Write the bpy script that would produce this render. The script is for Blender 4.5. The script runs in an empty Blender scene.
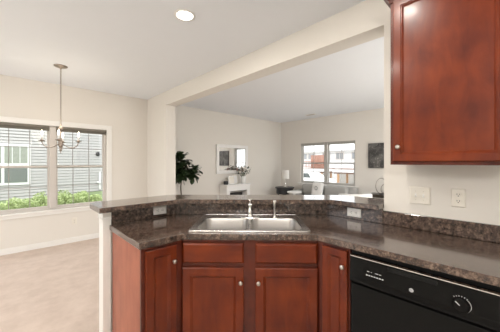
import bpy, bmesh, math, random
from mathutils import Vector, Matrix
random.seed(7)
PI = math.pi
scn = bpy.context.scene
COL = scn.collection

# ------------------------------------------------------------------ camera
cam_d = bpy.data.cameras.new('camera')
cam = bpy.data.objects.new('camera', cam_d)
COL.objects.link(cam)
cam.location = (0, 0, 1.385)
cam.rotation_euler = (PI / 2, 0, math.radians(-43.87))
cam_d.sensor_width = 36
cam_d.lens = 18.0
cam_d.shift_y = -0.0074
cam_d.clip_start = 0.02
scn.camera = cam

# ------------------------------------------------------------------ world, light, exposure
scn.view_settings.view_transform = 'Standard'
scn.view_settings.look = 'None'
scn.view_settings.gamma = 1
scn.view_settings.use_curve_mapping = False
scn.view_settings.exposure = 0.35
world = bpy.data.worlds.new('overcast_sky')
scn.world = world
world.use_nodes = True
wn = world.node_tree.nodes
wl = world.node_tree.links
bg = wn['Background']
tc = wn.new('ShaderNodeTexCoord'); sep = wn.new('ShaderNodeSeparateXYZ')
ramp = wn.new('ShaderNodeValToRGB')
ramp.color_ramp.elements[0].position = 0.46; ramp.color_ramp.elements[0].color = (0.60, 0.58, 0.55, 1)
ramp.color_ramp.elements[1].position = 0.56; ramp.color_ramp.elements[1].color = (0.96, 0.98, 1.0, 1)
mr = wn.new('ShaderNodeMapRange'); mr.inputs[1].default_value = -1; mr.inputs[2].default_value = 1
wl.new(tc.outputs['Generated'], sep.inputs[0]); wl.new(sep.outputs[2], mr.inputs[0])
wl.new(mr.outputs[0], ramp.inputs[0]); wl.new(ramp.outputs[0], bg.inputs[0])
bg.inputs[1].default_value = 2.3


def area(name, loc, size, power, color=(1, 1, 1), rot=(0, 0, 0), sy=None, spread=None):
    d = bpy.data.lights.new(name, 'AREA')
    d.energy = power; d.color = color; d.size = size
    if sy:
        d.shape = 'RECTANGLE'; d.size_y = sy
    else:
        d.shape = 'DISK'
    if spread: d.spread = spread
    o = bpy.data.objects.new(name, d); COL.objects.link(o)
    o.location = loc; o.rotation_euler = rot
    return o




sun_d = bpy.data.lights.new('sun', 'SUN'); sun_d.energy = 2.2; sun_d.angle = math.radians(3); sun_d.color = (1, .97, .92)
sun = bpy.data.objects.new('sun', sun_d); COL.objects.link(sun)
sun.rotation_euler = Vector((-.04, -.5, .86)).to_track_quat('Z', 'Y').to_euler()


# ------------------------------------------------------------------ materials
def new_mat(name):
    m = bpy.data.materials.new(name); m.use_nodes = True
    nt = m.node_tree
    return m, nt, nt.nodes['Principled BSDF']


def plain(name, col, rough=0.6, metal=0.0, coat=0.0, bump=0.0, bscale=200.0, var=0.0, vscale=6.0, spec=0.5):
    m, nt, b = new_mat(name)
    b.inputs['Base Color'].default_value = (*col, 1)
    b.inputs['Roughness'].default_value = rough
    b.inputs['Metallic'].default_value = metal
    b.inputs['Coat Weight'].default_value = coat
    b.inputs['Specular IOR Level'].default_value = spec
    t = nt.nodes.new('ShaderNodeTexCoord')
    if var > 0:
        n = nt.nodes.new('ShaderNodeTexNoise'); n.inputs['Scale'].default_value = vscale
        n.inputs['Detail'].default_value = 4
        nt.links.new(t.outputs['Object'], n.inputs['Vector'])
        mx = nt.nodes.new('ShaderNodeMix'); mx.data_type = 'RGBA'
        mx.inputs[6].default_value = (*[c * (1 - var) for c in col], 1)
        mx.inputs[7].default_value = (*[min(1, c * (1 + var)) for c in col], 1)
        nt.links.new(n.outputs['Fac'], mx.inputs[0]); nt.links.new(mx.outputs[2], b.inputs['Base Color'])
    if bump > 0:
        n2 = nt.nodes.new('ShaderNodeTexNoise'); n2.inputs['Scale'].default_value = bscale
        nt.links.new(t.outputs['Object'], n2.inputs['Vector'])
        bp = nt.nodes.new('ShaderNodeBump'); bp.inputs['Strength'].default_value = bump
        bp.inputs['Distance'].default_value = 0.002
        nt.links.new(n2.outputs['Fac'], bp.inputs['Height']); nt.links.new(bp.outputs[0], b.inputs['Normal'])
    return m


def wood(name, dark, light, axis=2, rough=0.32):
    m, nt, b = new_mat(name)
    t = nt.nodes.new('ShaderNodeTexCoord'); mp = nt.nodes.new('ShaderNodeMapping')
    s = [9, 9, 9]; s[axis] = 2.4
    mp.inputs['Scale'].default_value = s
    n = nt.nodes.new('ShaderNodeTexNoise'); n.inputs['Scale'].default_value = 1.6; n.inputs['Detail'].default_value = 6
    n.inputs['Distortion'].default_value = 0.6
    n2 = nt.nodes.new('ShaderNodeTexNoise'); n2.inputs['Scale'].default_value = 5.0; n2.inputs['Detail'].default_value = 3
    nt.links.new(t.outputs['Object'], mp.inputs[0]); nt.links.new(mp.outputs[0], n.inputs['Vector'])
    nt.links.new(t.outputs['Object'], n2.inputs['Vector'])
    ad = nt.nodes.new('ShaderNodeMath'); ad.operation = 'ADD'
    nt.links.new(n.outputs['Fac'], ad.inputs[0]); nt.links.new(n2.outputs['Fac'], ad.inputs[1])
    hf = nt.nodes.new('ShaderNodeMath'); hf.operation = 'MULTIPLY'; hf.inputs[1].default_value = 0.5
    nt.links.new(ad.outputs[0], hf.inputs[0])
    r = nt.nodes.new('ShaderNodeValToRGB')
    r.color_ramp.elements[0].position = 0.35; r.color_ramp.elements[0].color = (*dark, 1)
    r.color_ramp.elements[1].position = 0.65; r.color_ramp.elements[1].color = (*light, 1)
    nt.links.new(hf.outputs[0], r.inputs[0]); nt.links.new(r.outputs[0], b.inputs['Base Color'])
    b.inputs['Roughness'].default_value = rough
    b.inputs['Coat Weight'].default_value = 0.12; b.inputs['Coat Roughness'].default_value = 0.15; b.inputs['Specular IOR Level'].default_value = 0.28
    return m


def laminate(name):
    m, nt, b = new_mat(name)
    t = nt.nodes.new('ShaderNodeTexCoord')
    v = nt.nodes.new('ShaderNodeTexNoise'); v.inputs['Scale'].default_value = 115; v.inputs['Detail'].default_value = 5
    v.inputs['Roughness'].default_value = 0.75
    n = nt.nodes.new('ShaderNodeTexNoise'); n.inputs['Scale'].default_value = 38; n.inputs['Detail'].default_value = 4
    for q in (v, n): nt.links.new(t.outputs['Object'], q.inputs['Vector'])
    mxf = nt.nodes.new('ShaderNodeMath'); mxf.operation = 'MULTIPLY_ADD'
    mxf.inputs[1].default_value = 0.45
    nt.links.new(n.outputs['Fac'], mxf.inputs[0])
    h = nt.nodes.new('ShaderNodeMath'); h.operation = 'MULTIPLY'; h.inputs[1].default_value = 0.55
    nt.links.new(v.outputs['Fac'], h.inputs[0]); nt.links.new(h.outputs[0], mxf.inputs[2])
    r = nt.nodes.new('ShaderNodeValToRGB')
    cr = r.color_ramp
    cr.elements[0].position = 0.40; cr.elements[0].color = (0.022, 0.014, 0.011, 1)
    cr.elements[1].position = 0.62; cr.elements[1].color = (0.20, 0.135, 0.10, 1)
    e = cr.elements.new(0.5); e.color = (0.070, 0.043, 0.032, 1)
    nt.links.new(mxf.outputs[0], r.inputs[0]); nt.links.new(r.outputs[0], b.inputs['Base Color'])
    b.inputs['Roughness'].default_value = 0.17
    b.inputs['Coat Weight'].default_value = 0.6; b.inputs['Coat Roughness'].default_value = 0.08
    b.inputs['Specular IOR Level'].default_value = 0.5
    return m


def carpet(name):
    m, nt, b = new_mat(name)
    t = nt.nodes.new('ShaderNodeTexCoord')
    n = nt.nodes.new('ShaderNodeTexNoise'); n.inputs['Scale'].default_value = 5; n.inputs['Detail'].default_value = 8
    n.inputs['Roughness'].default_value = 0.7
    nt.links.new(t.outputs['Object'], n.inputs['Vector'])
    r = nt.nodes.new('ShaderNodeValToRGB')
    r.color_ramp.elements[0].position = 0.35; r.color_ramp.elements[0].color = (0.60, 0.49, 0.42, 1)
    r.color_ramp.elements[1].position = 0.65; r.color_ramp.elements[1].color = (0.70, 0.585, 0.51, 1)
    nt.links.new(n.outputs['Fac'], r.inputs[0]); nt.links.new(r.outputs[0], b.inputs['Base Color'])
    b.inputs['Roughness'].default_value = 0.95; b.inputs['Specular IOR Level'].default_value = 0.1
    n2 = nt.nodes.new('ShaderNodeTexNoise'); n2.inputs['Scale'].default_value = 180
    nt.links.new(t.outputs['Object'], n2.inputs['Vector'])
    bp = nt.nodes.new('ShaderNodeBump'); bp.inputs['Strength'].default_value = 0.6; bp.inputs['Distance'].default_value = 0.004
    nt.links.new(n2.outputs['Fac'], bp.inputs['Height']); nt.links.new(bp.outputs[0], b.inputs['Normal'])
    return m


def glass_thin(name, tint=(0.97, 0.98, 0.98)):
    m = bpy.data.materials.new(name); m.use_nodes = True
    nt = m.node_tree; nt.nodes.clear()
    o = nt.nodes.new('ShaderNodeOutputMaterial'); mx = nt.nodes.new('ShaderNodeMixShader')
    tr = nt.nodes.new('ShaderNodeBsdfTransparent'); tr.inputs[0].default_value = (*tint, 1)
    gl = nt.nodes.new('ShaderNodeBsdfGlossy'); gl.inputs['Roughness'].default_value = 0.02
    lw = nt.nodes.new('ShaderNodeLayerWeight'); lw.inputs[0].default_value = .5
    pw = nt.nodes.new('ShaderNodeMath'); pw.operation = 'POWER'; pw.inputs[1].default_value = 5
    fr = nt.nodes.new('ShaderNodeMath'); fr.operation = 'MULTIPLY_ADD'; fr.inputs[1].default_value = .8; fr.inputs[2].default_value = .03
    nt.links.new(lw.outputs['Facing'], pw.inputs[0]); nt.links.new(pw.outputs[0], fr.inputs[0])
    nt.links.new(fr.outputs[0], mx.inputs[0]); nt.links.new(tr.outputs[0], mx.inputs[1]); nt.links.new(gl.outputs[0], mx.inputs[2])
    nt.links.new(mx.outputs[0], o.inputs[0])
    return m


def emit(name, col, s):
    m, nt, b = new_mat(name)
    b.inputs['Base Color'].default_value = (*col, 1)
    b.inputs['Emission Color'].default_value = (*col, 1)
    b.inputs['Emission Strength'].default_value = s
    return m


M = {}
M['wall'] = plain('greige_wall_paint', (0.76, 0.725, 0.67), 0.85, bump=0.15, bscale=350, var=0.01, spec=0.2)
M['ceiling'] = plain('ceiling_paint', (0.84, 0.865, 0.90), 0.9, bump=0.1, spec=0.15, var=0.01)
M['trim'] = plain('white_trim_paint', (0.84, 0.825, 0.79), 0.45, var=0.01)
M['carpet'] = carpet('beige_carpet')
M['tile'] = plain('kitchen_vinyl_floor', (0.60, 0.56, 0.51), 0.4, var=0.12, vscale=4)
M['cherry'] = wood('cherry_vertical', (0.085, 0.010, 0.0025), (0.185, 0.030, 0.005), 2)
M['cherry_h'] = wood('cherry_horizontal', (0.085, 0.010, 0.0025), (0.185, 0.030, 0.005), 0)
M['cherry_lit'] = wood('cherry_window_lit', (0.30, 0.075, 0.038), (0.42, 0.13, 0.07), 2)  # cherry lightened: window light on the end panel painted into its colour
M['cherry_dark'] = wood('cherry_face_frame', (0.055, 0.010, 0.006), (0.13, 0.024, 0.010), 2)
M['laminate'] = laminate('brown_speckled_laminate')
M['steel'] = plain('brushed_stainless', (0.62, 0.60, 0.58), 0.26, 1.0, bump=0.04, bscale=90)
M['steel_in'] = plain('bowl_stainless', (0.52, 0.50, 0.48), 0.33, 1.0, bump=0.04, bscale=90)
M['chrome'] = plain('chrome', (0.78, 0.76, 0.73), 0.12, 1.0)
M['nickel'] = plain('satin_nickel', (0.62, 0.57, 0.50), 0.28, 1.0)
M['knob'] = plain('knob_nickel', (0.50, 0.46, 0.42), 0.34, 1.0)
M['pewter'] = plain('aged_pewter', (0.34, 0.29, 0.25), 0.32, 0.9)
M['blackgloss'] = plain('black_gloss_plastic', (0.003, 0.003, 0.003), 0.14, spec=0.18)
M['blackmatte'] = plain('black_matte_plastic', (0.006, 0.006, 0.006), 0.4, spec=0.2)
M['legend'] = plain('pale_grey_print', (0.60, 0.60, 0.60), 0.5)
M['plate'] = plain('ivory_plastic', (0.80, 0.76, 0.68), 0.35)
M['plate_w'] = plain('white_plastic', (0.86, 0.85, 0.82), 0.35)
M['slot'] = plain('dark_slot', (0.03, 0.028, 0.025), 0.6)
M['glass'] = glass_thin('window_glass')
M['vinyl'] = plain('white_vinyl', (0.80, 0.79, 0.77), 0.4)
M['vinyl_shade'] = plain('shaded_frame_vinyl', (0.46, 0.44, 0.41), 0.45)  # darker vinyl: shade on the living room window frame painted into the colour
M['vinyl_g'] = plain('grey_beige_vinyl', (0.60, 0.56, 0.52), 0.45)
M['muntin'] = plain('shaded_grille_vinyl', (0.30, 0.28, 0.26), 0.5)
M['blind'] = plain('taupe_blind', (0.20, 0.18, 0.145), 0.6)
M['blind_l'] = plain('pale_grey_blind', (0.48, 0.46, 0.42), 0.6)
M['mirror'] = plain('mirror_silver', (0.9, 0.9, 0.9), 0.02, 1.0)
M['white_lacquer'] = plain('white_painted_wood', (0.84, 0.83, 0.81), 0.4)
M['black_soft'] = plain('black_painted_wood', (0.02, 0.02, 0.022), 0.45)
M['espresso'] = wood('espresso_wood', (0.022, 0.017, 0.012), (0.055, 0.043, 0.032), 0)
M['grey_fabric'] = plain('grey_upholstery', (0.43, 0.42, 0.40), 0.9, bump=0.4, bscale=300, var=0.06, vscale=20, spec=0.1)
M['white_fabric'] = plain('white_upholstery', (0.82, 0.81, 0.79), 0.85, bump=0.2, bscale=300, spec=0.1)
M['leaf'] = plain('dark_fig_leaf', (0.022, 0.040, 0.014), 0.4, var=0.4, vscale=12)
M['bark'] = plain('grey_brown_bark', (0.09, 0.07, 0.05), 0.8, var=0.2, vscale=30)
M['stemgreen'] = plain('stem_green', (0.10, 0.14, 0.07), 0.6)
M['petal'] = plain('cream_petals', (0.72, 0.66, 0.60), 0.7, var=0.08)
M['petal2'] = plain('dusky_petals', (0.38, 0.27, 0.24), 0.7, var=0.15)
M['ceramic'] = plain('white_ceramic', (0.80, 0.80, 0.78), 0.25)
M['soil'] = plain('potting_soil', (0.03, 0.022, 0.015), 0.95, bump=0.6, bscale=80)
M['pot'] = plain('grey_pot', (0.45, 0.43, 0.40), 0.6)
M['shade'] = plain('linen_lampshade', (0.80, 0.78, 0.73), 0.8)
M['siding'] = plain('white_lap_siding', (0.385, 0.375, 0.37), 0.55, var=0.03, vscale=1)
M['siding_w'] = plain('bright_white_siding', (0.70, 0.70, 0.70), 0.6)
M['farpane'] = plain('reflective_far_window', (0.30, 0.31, 0.32), 0.2)
M['roof'] = plain('grey_shingles', (0.30, 0.29, 0.29), 0.9, var=0.2, vscale=5)
M['darkglass'] = plain('dark_window_glass', (0.16, 0.18, 0.17), 0.08)
M['lattice'] = plain('grey_green_curtain', (0.27, 0.29, 0.25), 0.8, var=0.2, vscale=14)
M['redwood'] = plain('red_stained_timber', (0.36, 0.19, 0.14), 0.7, var=0.2, vscale=3)
M['brownwood'] = plain('brown_deck_timber', (0.20, 0.10, 0.055), 0.8, var=0.2, vscale=3)
M['tanwood'] = plain('tan_post_timber', (0.45, 0.27, 0.15), 0.8, var=0.2, vscale=3)
M['asphalt'] = plain('pale_concrete', (0.62, 0.61, 0.59), 0.9, var=0.08, vscale=0.6)
M['carwhite'] = plain('white_car_paint', (0.8, 0.8, 0.8), 0.2, coat=0.5)
M['rubber'] = plain('tyre_rubber', (0.02, 0.02, 0.02), 0.8)
M['bush'] = plain('lime_green_leaves', (0.47, 0.56, 0.27), 0.6, var=0.35, vscale=9)
M['bush2'] = plain('deep_green_leaves', (0.14, 0.27, 0.07), 0.6, var=0.35, vscale=9)
M['bulb'] = emit('warm_candle_bulb', (1.0, 0.86, 0.66), 5)
M['lens'] = emit('downlight_lens', (1.0, 0.96, 0.90), 9)


def grass_mat():
    m, nt, b = new_mat('lawn_grass')
    t = nt.nodes.new('ShaderNodeTexCoord')
    n = nt.nodes.new('ShaderNodeTexNoise'); n.inputs['Scale'].default_value = 3; n.inputs['Detail'].default_value = 10
    n.inputs['Roughness'].default_value = 0.8
    nt.links.new(t.outputs['Object'], n.inputs['Vector'])
    r = nt.nodes.new('ShaderNodeValToRGB')
    r.color_ramp.elements[0].position = 0.35; r.color_ramp.elements[0].color = (0.10, 0.15, 0.065, 1)
    r.color_ramp.elements[1].position = 0.65; r.color_ramp.elements[1].color = (0.24, 0.30, 0.14, 1)
    nt.links.new(n.outputs['Fac'], r.inputs[0]); nt.links.new(r.outputs[0], b.inputs['Base Color'])
    b.inputs['Roughness'].default_value = 0.9
    return m


M['grass'] = grass_mat()


def art_mat():
    m, nt, b = new_mat('dark_dandelion_print')
    t = nt.nodes.new('ShaderNodeTexCoord')
    v = nt.nodes.new('ShaderNodeTexVoronoi'); v.inputs['Scale'].default_value = 26
    n = nt.nodes.new('ShaderNodeTexNoise'); n.inputs['Scale'].default_value = 5; n.inputs['Detail'].default_value = 6
    for q in (v, n): nt.links.new(t.outputs['Object'], q.inputs['Vector'])
    r = nt.nodes.new('ShaderNodeValToRGB')
    r.color_ramp.elements[0].position = 0.05; r.color_ramp.elements[0].color = (0.55, 0.53, 0.5, 1)
    r.color_ramp.elements[1].position = 0.32; r.color_ramp.elements[1].color = (0.045, 0.042, 0.04, 1)
    nt.links.new(v.outputs['Distance'], r.inputs[0])
    r2 = nt.nodes.new('ShaderNodeValToRGB')
    r2.color_ramp.elements[0].position = 0.42; r2.color_ramp.elements[0].color = (0.05, 0.047, 0.045, 1)
    r2.color_ramp.elements[1].position = 0.65; r2.color_ramp.elements[1].color = (0.30, 0.29, 0.27, 1)
    nt.links.new(n.outputs['Fac'], r2.inputs[0])
    mx = nt.nodes.new('ShaderNodeMix'); mx.data_type = 'RGBA'; mx.blend_type = 'MIX'
    nt.links.new(n.outputs['Fac'], mx.inputs[0])
    nt.links.new(r.outputs[0], mx.inputs[7]); nt.links.new(r2.outputs[0], mx.inputs[6])
    nt.links.new(mx.outputs[2], b.inputs['Base Color']); b.inputs['Roughness'].default_value = 0.7
    return m


M['art'] = art_mat()


# ------------------------------------------------------------------ mesh helpers
def link(name, bm, mat, parent=None, smooth=False, bevel=0.0, recalc=True, mats=None):
    if recalc: bmesh.ops.recalc_face_normals(bm, faces=bm.faces[:])
    me = bpy.data.meshes.new(name)
    bm.to_mesh(me); bm.free()
    for mm in (mats or [mat]): me.materials.append(mm)
    if smooth:
        for p in me.polygons: p.use_smooth = True
    o = bpy.data.objects.new(name, me); COL.objects.link(o)
    if parent: o.parent = parent
    if bevel > 0:
        b = o.modifiers.new('bevel', 'BEVEL'); b.width = bevel; b.segments = 2; b.limit_method = 'ANGLE'
        b.angle_limit = math.radians(40)
    return o


def tag(o, label, cat, group=None, kind=None):
    o['label'] = label; o['category'] = cat
    if group: o['group'] = group
    if kind: o['kind'] = kind
    return o


def thing(name, label, cat, loc=(0, 0, 0), rz=0, group=None):
    o = bpy.data.objects.new(name, None); COL.objects.link(o)
    o.empty_display_size = 0.1
    o.location = loc; o.rotation_euler = (0, 0, rz)
    return tag(o, label, cat, group)


def struct(name, bm, mat, parent=None, **k):
    o = link(name, bm, mat, parent, **k)
    if not parent: o['kind'] = 'structure'
    return o


def box(bm, x0, x1, y0, y1, z0, z1):
    vs = [bm.verts.new(p) for p in ((x0, y0, z0), (x1, y0, z0), (x1, y1, z0), (x0, y1, z0), (x0, y0, z1), (x1, y0, z1), (x1, y1, z1), (x0, y1, z1))]
    for f in ((0, 3, 2, 1), (4, 5, 6, 7), (0, 1, 5, 4), (1, 2, 6, 5), (2, 3, 7, 6), (3, 0, 4, 7)):
        bm.faces.new([vs[i] for i in f])
    return vs


def bxm(*a):
    bm = bmesh.new(); box(bm, *a); return bm


def prism(bm, outer, z0, z1, holes=()):
    """vertical prism of a polygon with holes"""
    rings = [outer] + list(holes)
    for z in (z0, z1):
        edges = []
        for rg in rings:
            vs = [bm.verts.new((x, y, z)) for x, y in rg]
            edges += [bm.edges.new((vs[i], vs[(i + 1) % len(vs)])) for i in range(len(vs))]
        bmesh.ops.triangle_fill(bm, use_beauty=True, use_dissolve=False, edges=edges)
    for rg in rings:
        n = len(rg)
        for i in range(n):
            a, b = rg[i], rg[(i + 1) % n]
            bm.faces.new([bm.verts.new(p) for p in ((a[0], a[1], z0), (b[0], b[1], z0), (b[0], b[1], z1), (a[0], a[1], z1))])
    bmesh.ops.remove_doubles(bm, verts=bm.verts[:], dist=1e-5)


def prism_axis(bm, outer, a0, a1, axis, holes=()):
    """polygon drawn in the two other axes, extruded along axis ('x' or 'y')"""
    b2 = bmesh.new(); prism(b2, outer, a0, a1, holes)
    for v in b2.verts:
        p, q, a = v.co
        v.co = (a, p, q) if axis == 'x' else (p, a, q)
    me = bpy.data.meshes.new('tmp'); b2.to_mesh(me); b2.free(); bm.from_mesh(me); bpy.data.meshes.remove(me)


def tube(bm, pts, r, seg=8, caps=True, closed=False):
    pts = [Vector(p) for p in pts]
    rs = r if isinstance(r, (list, tuple)) else [r] * len(pts)
    n = len(pts); rings = []; up = None
    for i, p in enumerate(pts):
        if closed: t = pts[(i + 1) % n] - pts[i - 1]
        else: t = pts[min(i + 1, n - 1)] - pts[max(i - 1, 0)]
        t.normalize()
        if up is None:
            up = Vector((0, 0, 1)) if abs(t.z) < 0.9 else Vector((1, 0, 0))
        s = t.cross(up)
        if s.length < 1e-5: s = t.cross(Vector((0, 1, 0)))
        s.normalize(); u = s.cross(t).normalized(); up = u
        rings.append([bm.verts.new(p + (s * math.cos(2 * PI * k / seg) + u * math.sin(2 * PI * k / seg)) * rs[i]) for k in range(seg)])
    m = n if closed else n - 1
    for i in range(m):
        A, B = rings[i], rings[(i + 1) % n]
        for k in range(seg): bm.faces.new((A[k], A[(k + 1) % seg], B[(k + 1) % seg], B[k]))
    if caps and not closed:
        bm.faces.new(rings[0][::-1]); bm.faces.new(rings[-1])


def lathe(bm, prof, c=(0, 0, 0), seg=24, axis='z'):
    rings = []
    for r, h in prof:
        ring = []
        for k in range(seg):
            a = 2 * PI * k / seg
            p = (r * math.cos(a), r * math.sin(a), h)
            if axis == 'y': p = (p[0], -p[2], p[1])       # towards -y
            ring.append(bm.verts.new((c[0] + p[0], c[1] + p[1], c[2] + p[2])))
        rings.append(ring)
    for i in range(len(rings) - 1):
        A, B = rings[i], rings[i + 1]
        for k in range(seg): bm.faces.new((A[k], A[(k + 1) % seg], B[(k + 1) % seg], B[k]))
    bm.faces.new(rings[0][::-1]); bm.faces.new(rings[-1])


def loft(bm, rings, cap0=True, cap1=True):
    R = [[bm.verts.new(p) for p in r] for r in rings]
    n = len(R[0])
    for i in range(len(R) - 1):
        for k in range(n): bm.faces.new((R[i][k], R[i][(k + 1) % n], R[i + 1][(k + 1) % n], R[i + 1][k]))
    if cap0: bm.faces.new(R[0][::-1])
    if cap1: bm.faces.new(R[-1])


def rrect(x0, x1, y0, y1, r, n=5):
    pts = []
    for cx, cy, a0 in ((x1 - r, y0 + r, -PI / 2), (x1 - r, y1 - r, 0), (x0 + r, y1 - r, PI / 2), (x0 + r, y0 + r, PI)):
        for k in range(n + 1):
            a = a0 + PI / 2 * k / n
            pts.append((cx + r * math.cos(a), cy + r * math.sin(a)))
    return pts


def panel_door(w, h, t=0.020, stile=0.052, rail=None, x0=0, z0=0, y=0):
    """framed door with a recessed panel; front at -y"""
    rail = rail or stile
    bm = bmesh.new(); rings = []
    for ix, iz, yy in ((0, 0, 0), (0, 0, -t + .004), (.004, .004, -t), (stile, rail, -t), (stile + .004, rail + .004, -t + .004),
                       (stile + .007, rail + .007, -t + .004), (stile + .016, rail + .016, -t + .013)):
        rings.append([(x0 + ix, y + yy, z0 + iz), (x0 + w - ix, y + yy, z0 + iz), (x0 + w - ix, y + yy, z0 + h - iz), (x0 + ix, y + yy, z0 + h - iz)])
    loft(bm, rings)
    return bm


def slab_front(w, h, t=0.020, x0=0, z0=0, y=0):
    bm = bmesh.new(); rings = []
    for i, yy in ((0, 0), (0, -t + .010), (.006, -t + .004), (.012, -t), (.02, -t)):
        rings.append([(x0 + i, y + yy, z0 + i), (x0 + w - i, y + yy, z0 + i), (x0 + w - i, y + yy, z0 + h - i), (x0 + i, y + yy, z0 + h - i)])
    loft(bm, rings)
    return bm


def knob(parent, x, y, z):
    bm = bmesh.new()
    lathe(bm, [(.0075, 0), (.006, .004), (.005, .010), (.0115, .016), (.0145, .021), (.013, .026), (.007, .029), (.001, .0295)], (x, y, z), 16, 'y')
    return link('knob', bm, M['knob'], parent, smooth=True)


# ================================================================== SETTING
CZ = 2.69; WY = 5.24; EX = 2.07; FX = 6.47
struct('floor', bxm(-2.2, FX + .15, 2.12, WY + .15, -.12, 0), M['carpet'])
bm = bmesh.new(); prism(bm, [(-2.2, -1.9), (FX + .15, -1.9), (FX + .15, 2.12), (-2.2, 2.12)], -.12, 0)
o = struct('floor', bm, M['tile'])
struct('ceiling', bxm(-2.2, FX + .15, -1.9, WY + .15, CZ, CZ + .15), M['ceiling'])

# north wall (breakfast area and living room), with its window opening
W1 = (-0.280, 1.310, 0.60, 1.985)
bm = bmesh.new()
prism_axis(bm, [(-2.2, 0), (FX + .15, 0), (FX + .15, CZ), (-2.2, CZ)], WY, WY + .15, 'y',
           [[(W1[0], W1[2]), (W1[1], W1[2]), (W1[1], W1[3]), (W1[0], W1[3])]])
struct('wall_north', bm, M['wall'])
# far living-room wall with its window
W2 = (2.79, 4.474, 0.76, 1.96)
bm = bmesh.new()
prism_axis(bm, [(-1.9, 0), (WY, 0), (WY, CZ), (-1.9, CZ)], FX, FX + .15, 'x',
           [[(W2[0], W2[2]), (W2[1], W2[2]), (W2[1], W2[3]), (W2[0], W2[3])]])
struct('wall_east', bm, M['wall'])
# kitchen wall with the wide opening under the beam
bm = bmesh.new()
prism_axis(bm, [(-1.9, 0), (.67, 0), (.67, 2.44), (4.38, 2.44), (4.38, 0), (WY, 0), (WY, CZ), (-1.9, CZ)], EX, EX + .19, 'x')
struct('wall_kitchen', bm, M['wall'])
# the rest of the kitchen shell, behind the camera
struct('wall_south', bxm(-2.35, EX + .19, -2.05, -1.9, 0, CZ), M['wall'])
struct('wall_west', bxm(-2.35, -2.2, -1.9, 2.12, 0, CZ), M['wall'])
# half wall that carries the raised bar
HW = [(.522, 2.12), (1.098, 2.12), (2.07, 1.148), (2.07, .672), (2.17, .672), (2.17, 1.190), (1.140, 2.20), (.522, 2.20)]
bm = bmesh.new(); prism(bm, HW, 0, 1.029)
struct('wall_bar', bm, M['wall'])
# white end post of the half wall with its cap block
bm = bmesh.new()
box(bm, .500, .556, 2.098, 2.212, 0, .955)
box(bm, .492, .556, 2.090, 2.220, .955, .966)
box(bm, .497, .556, 2.095, 2.216, .966, 1.008)
box(bm, .486, .556, 2.084, 2.226, 1.008, 1.028)
struct('trim_1', bm, M['trim'], bevel=.002)

# baseboards
def base_profile(bm, pts):
    pass
bm = bmesh.new(); box(bm, -2.2, EX - .001, WY - .014, WY - .0005, 0.001, .075); box(bm, -2.2, EX - .001, WY - .009, WY - .0005, .075, .092)
struct('baseboard_north', bm, M['trim'], bevel=.002)
bm = bmesh.new(); box(bm, EX + .20, FX - .02, WY - .014, WY - .0005, 0.001, .09)
struct('baseboard_living', bm, M['trim'], bevel=.002)
bm = bmesh.new(); box(bm, FX - .014, FX - .0005, -1.8, WY - .02, 0.001, .09)
struct('baseboard_east', bm, M['trim'], bevel=.002)


# ---- windows (twin double-hung units)
def twin_window(name, a0, a1, z0, z1, mull, place, cols, frame_m, casing=None):
    """a = coordinate along the wall, d = depth (0 inner wall face, + outwards). place(a,d,z) -> world"""
    def B(bm, a, b, d0, d1, c, e):
        vs = box(bm, a, b, d0, d1, c, e)
        for v in vs: v.co = place(*v.co)
    am = (a0 + a1) / 2; ft = .028
    bm = bmesh.new()
    B(bm, a0, a0 + ft, .03, .12, z0, z1); B(bm, a1 - ft, a1, .03, .12, z0, z1)
    B(bm, a0 + ft, a1 - ft, .03, .12, z1 - ft, z1); B(bm, a0 + ft, a1 - ft, .03, .12, z0, z0 + ft)
    B(bm, am - mull / 2, am + mull / 2, .0, .12, z0 + ft, z1 - ft)
    root = struct(name, bm, frame_m, bevel=.003)
    zm = (z0 + z1) / 2 + (.02 if casing else 0)
    for s0, s1 in ((a0 + ft, am - mull / 2), (am + mull / 2, a1 - ft)):
        for lo, hi, d in ((z0 + ft, zm + .018, .045), (zm - .018, z1 - ft, .078)):
            bm = bmesh.new(); w = .024
            B(bm, s0, s0 + w, d, d + .03, lo, hi); B(bm, s1 - w, s1, d, d + .03, lo, hi)
            B(bm, s0 + w, s1 - w, d, d + .03, lo, lo + .034); B(bm, s0 + w, s1 - w, d, d + .03, hi - .030, hi)
            sash = link('sash', bm, frame_m, root)
            bm = bmesh.new()
            for c in range(1, cols):
                a = s0 + (s1 - s0) * c / cols
                B(bm, a - .0045, a + .0045, d + .010, d + .020, lo + .03, hi - .03)
            zz = (lo + hi) / 2
            B(bm, s0 + w, s1 - w, d + .0105, d + .0195, zz - .0045, zz + .0045)
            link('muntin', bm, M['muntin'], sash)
            bm = bmesh.new(); B(bm, s0 + w, s1 - w, d + .013, d + .017, lo + .034, hi - .03)
            link('pane', bm, M['glass'], sash)
    bm = bmesh.new()
    B(bm, a0 - .09, a1 + .09, -.045, -.0005, z0 - .022, z0 + .002)
    B(bm, a0 - .06, a1 + .06, -.020, -.0005, z0 - .075, z0 - .022)
    if casing:
        B(bm, a0 - .085, a0, -.018, -.0005, z0 + .002, z1 + .085); B(bm, a1, a1 + .085, -.018, -.0005, z0 + .002, z1 + .085)
        B(bm, a0, a1, -.018, -.0005, z1, z1 + .085)
    link('casing', bm, M['trim'], root, bevel=.003)
    return root


twin_window('window_1', *W1, .085, lambda a, d, z: (a, WY + d, z), 3, M['vinyl_g'], True)
twin_window('window_2', *W2, .10, lambda a, d, z: (FX + d, a, z), 2, M['vinyl_shade'])


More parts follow.
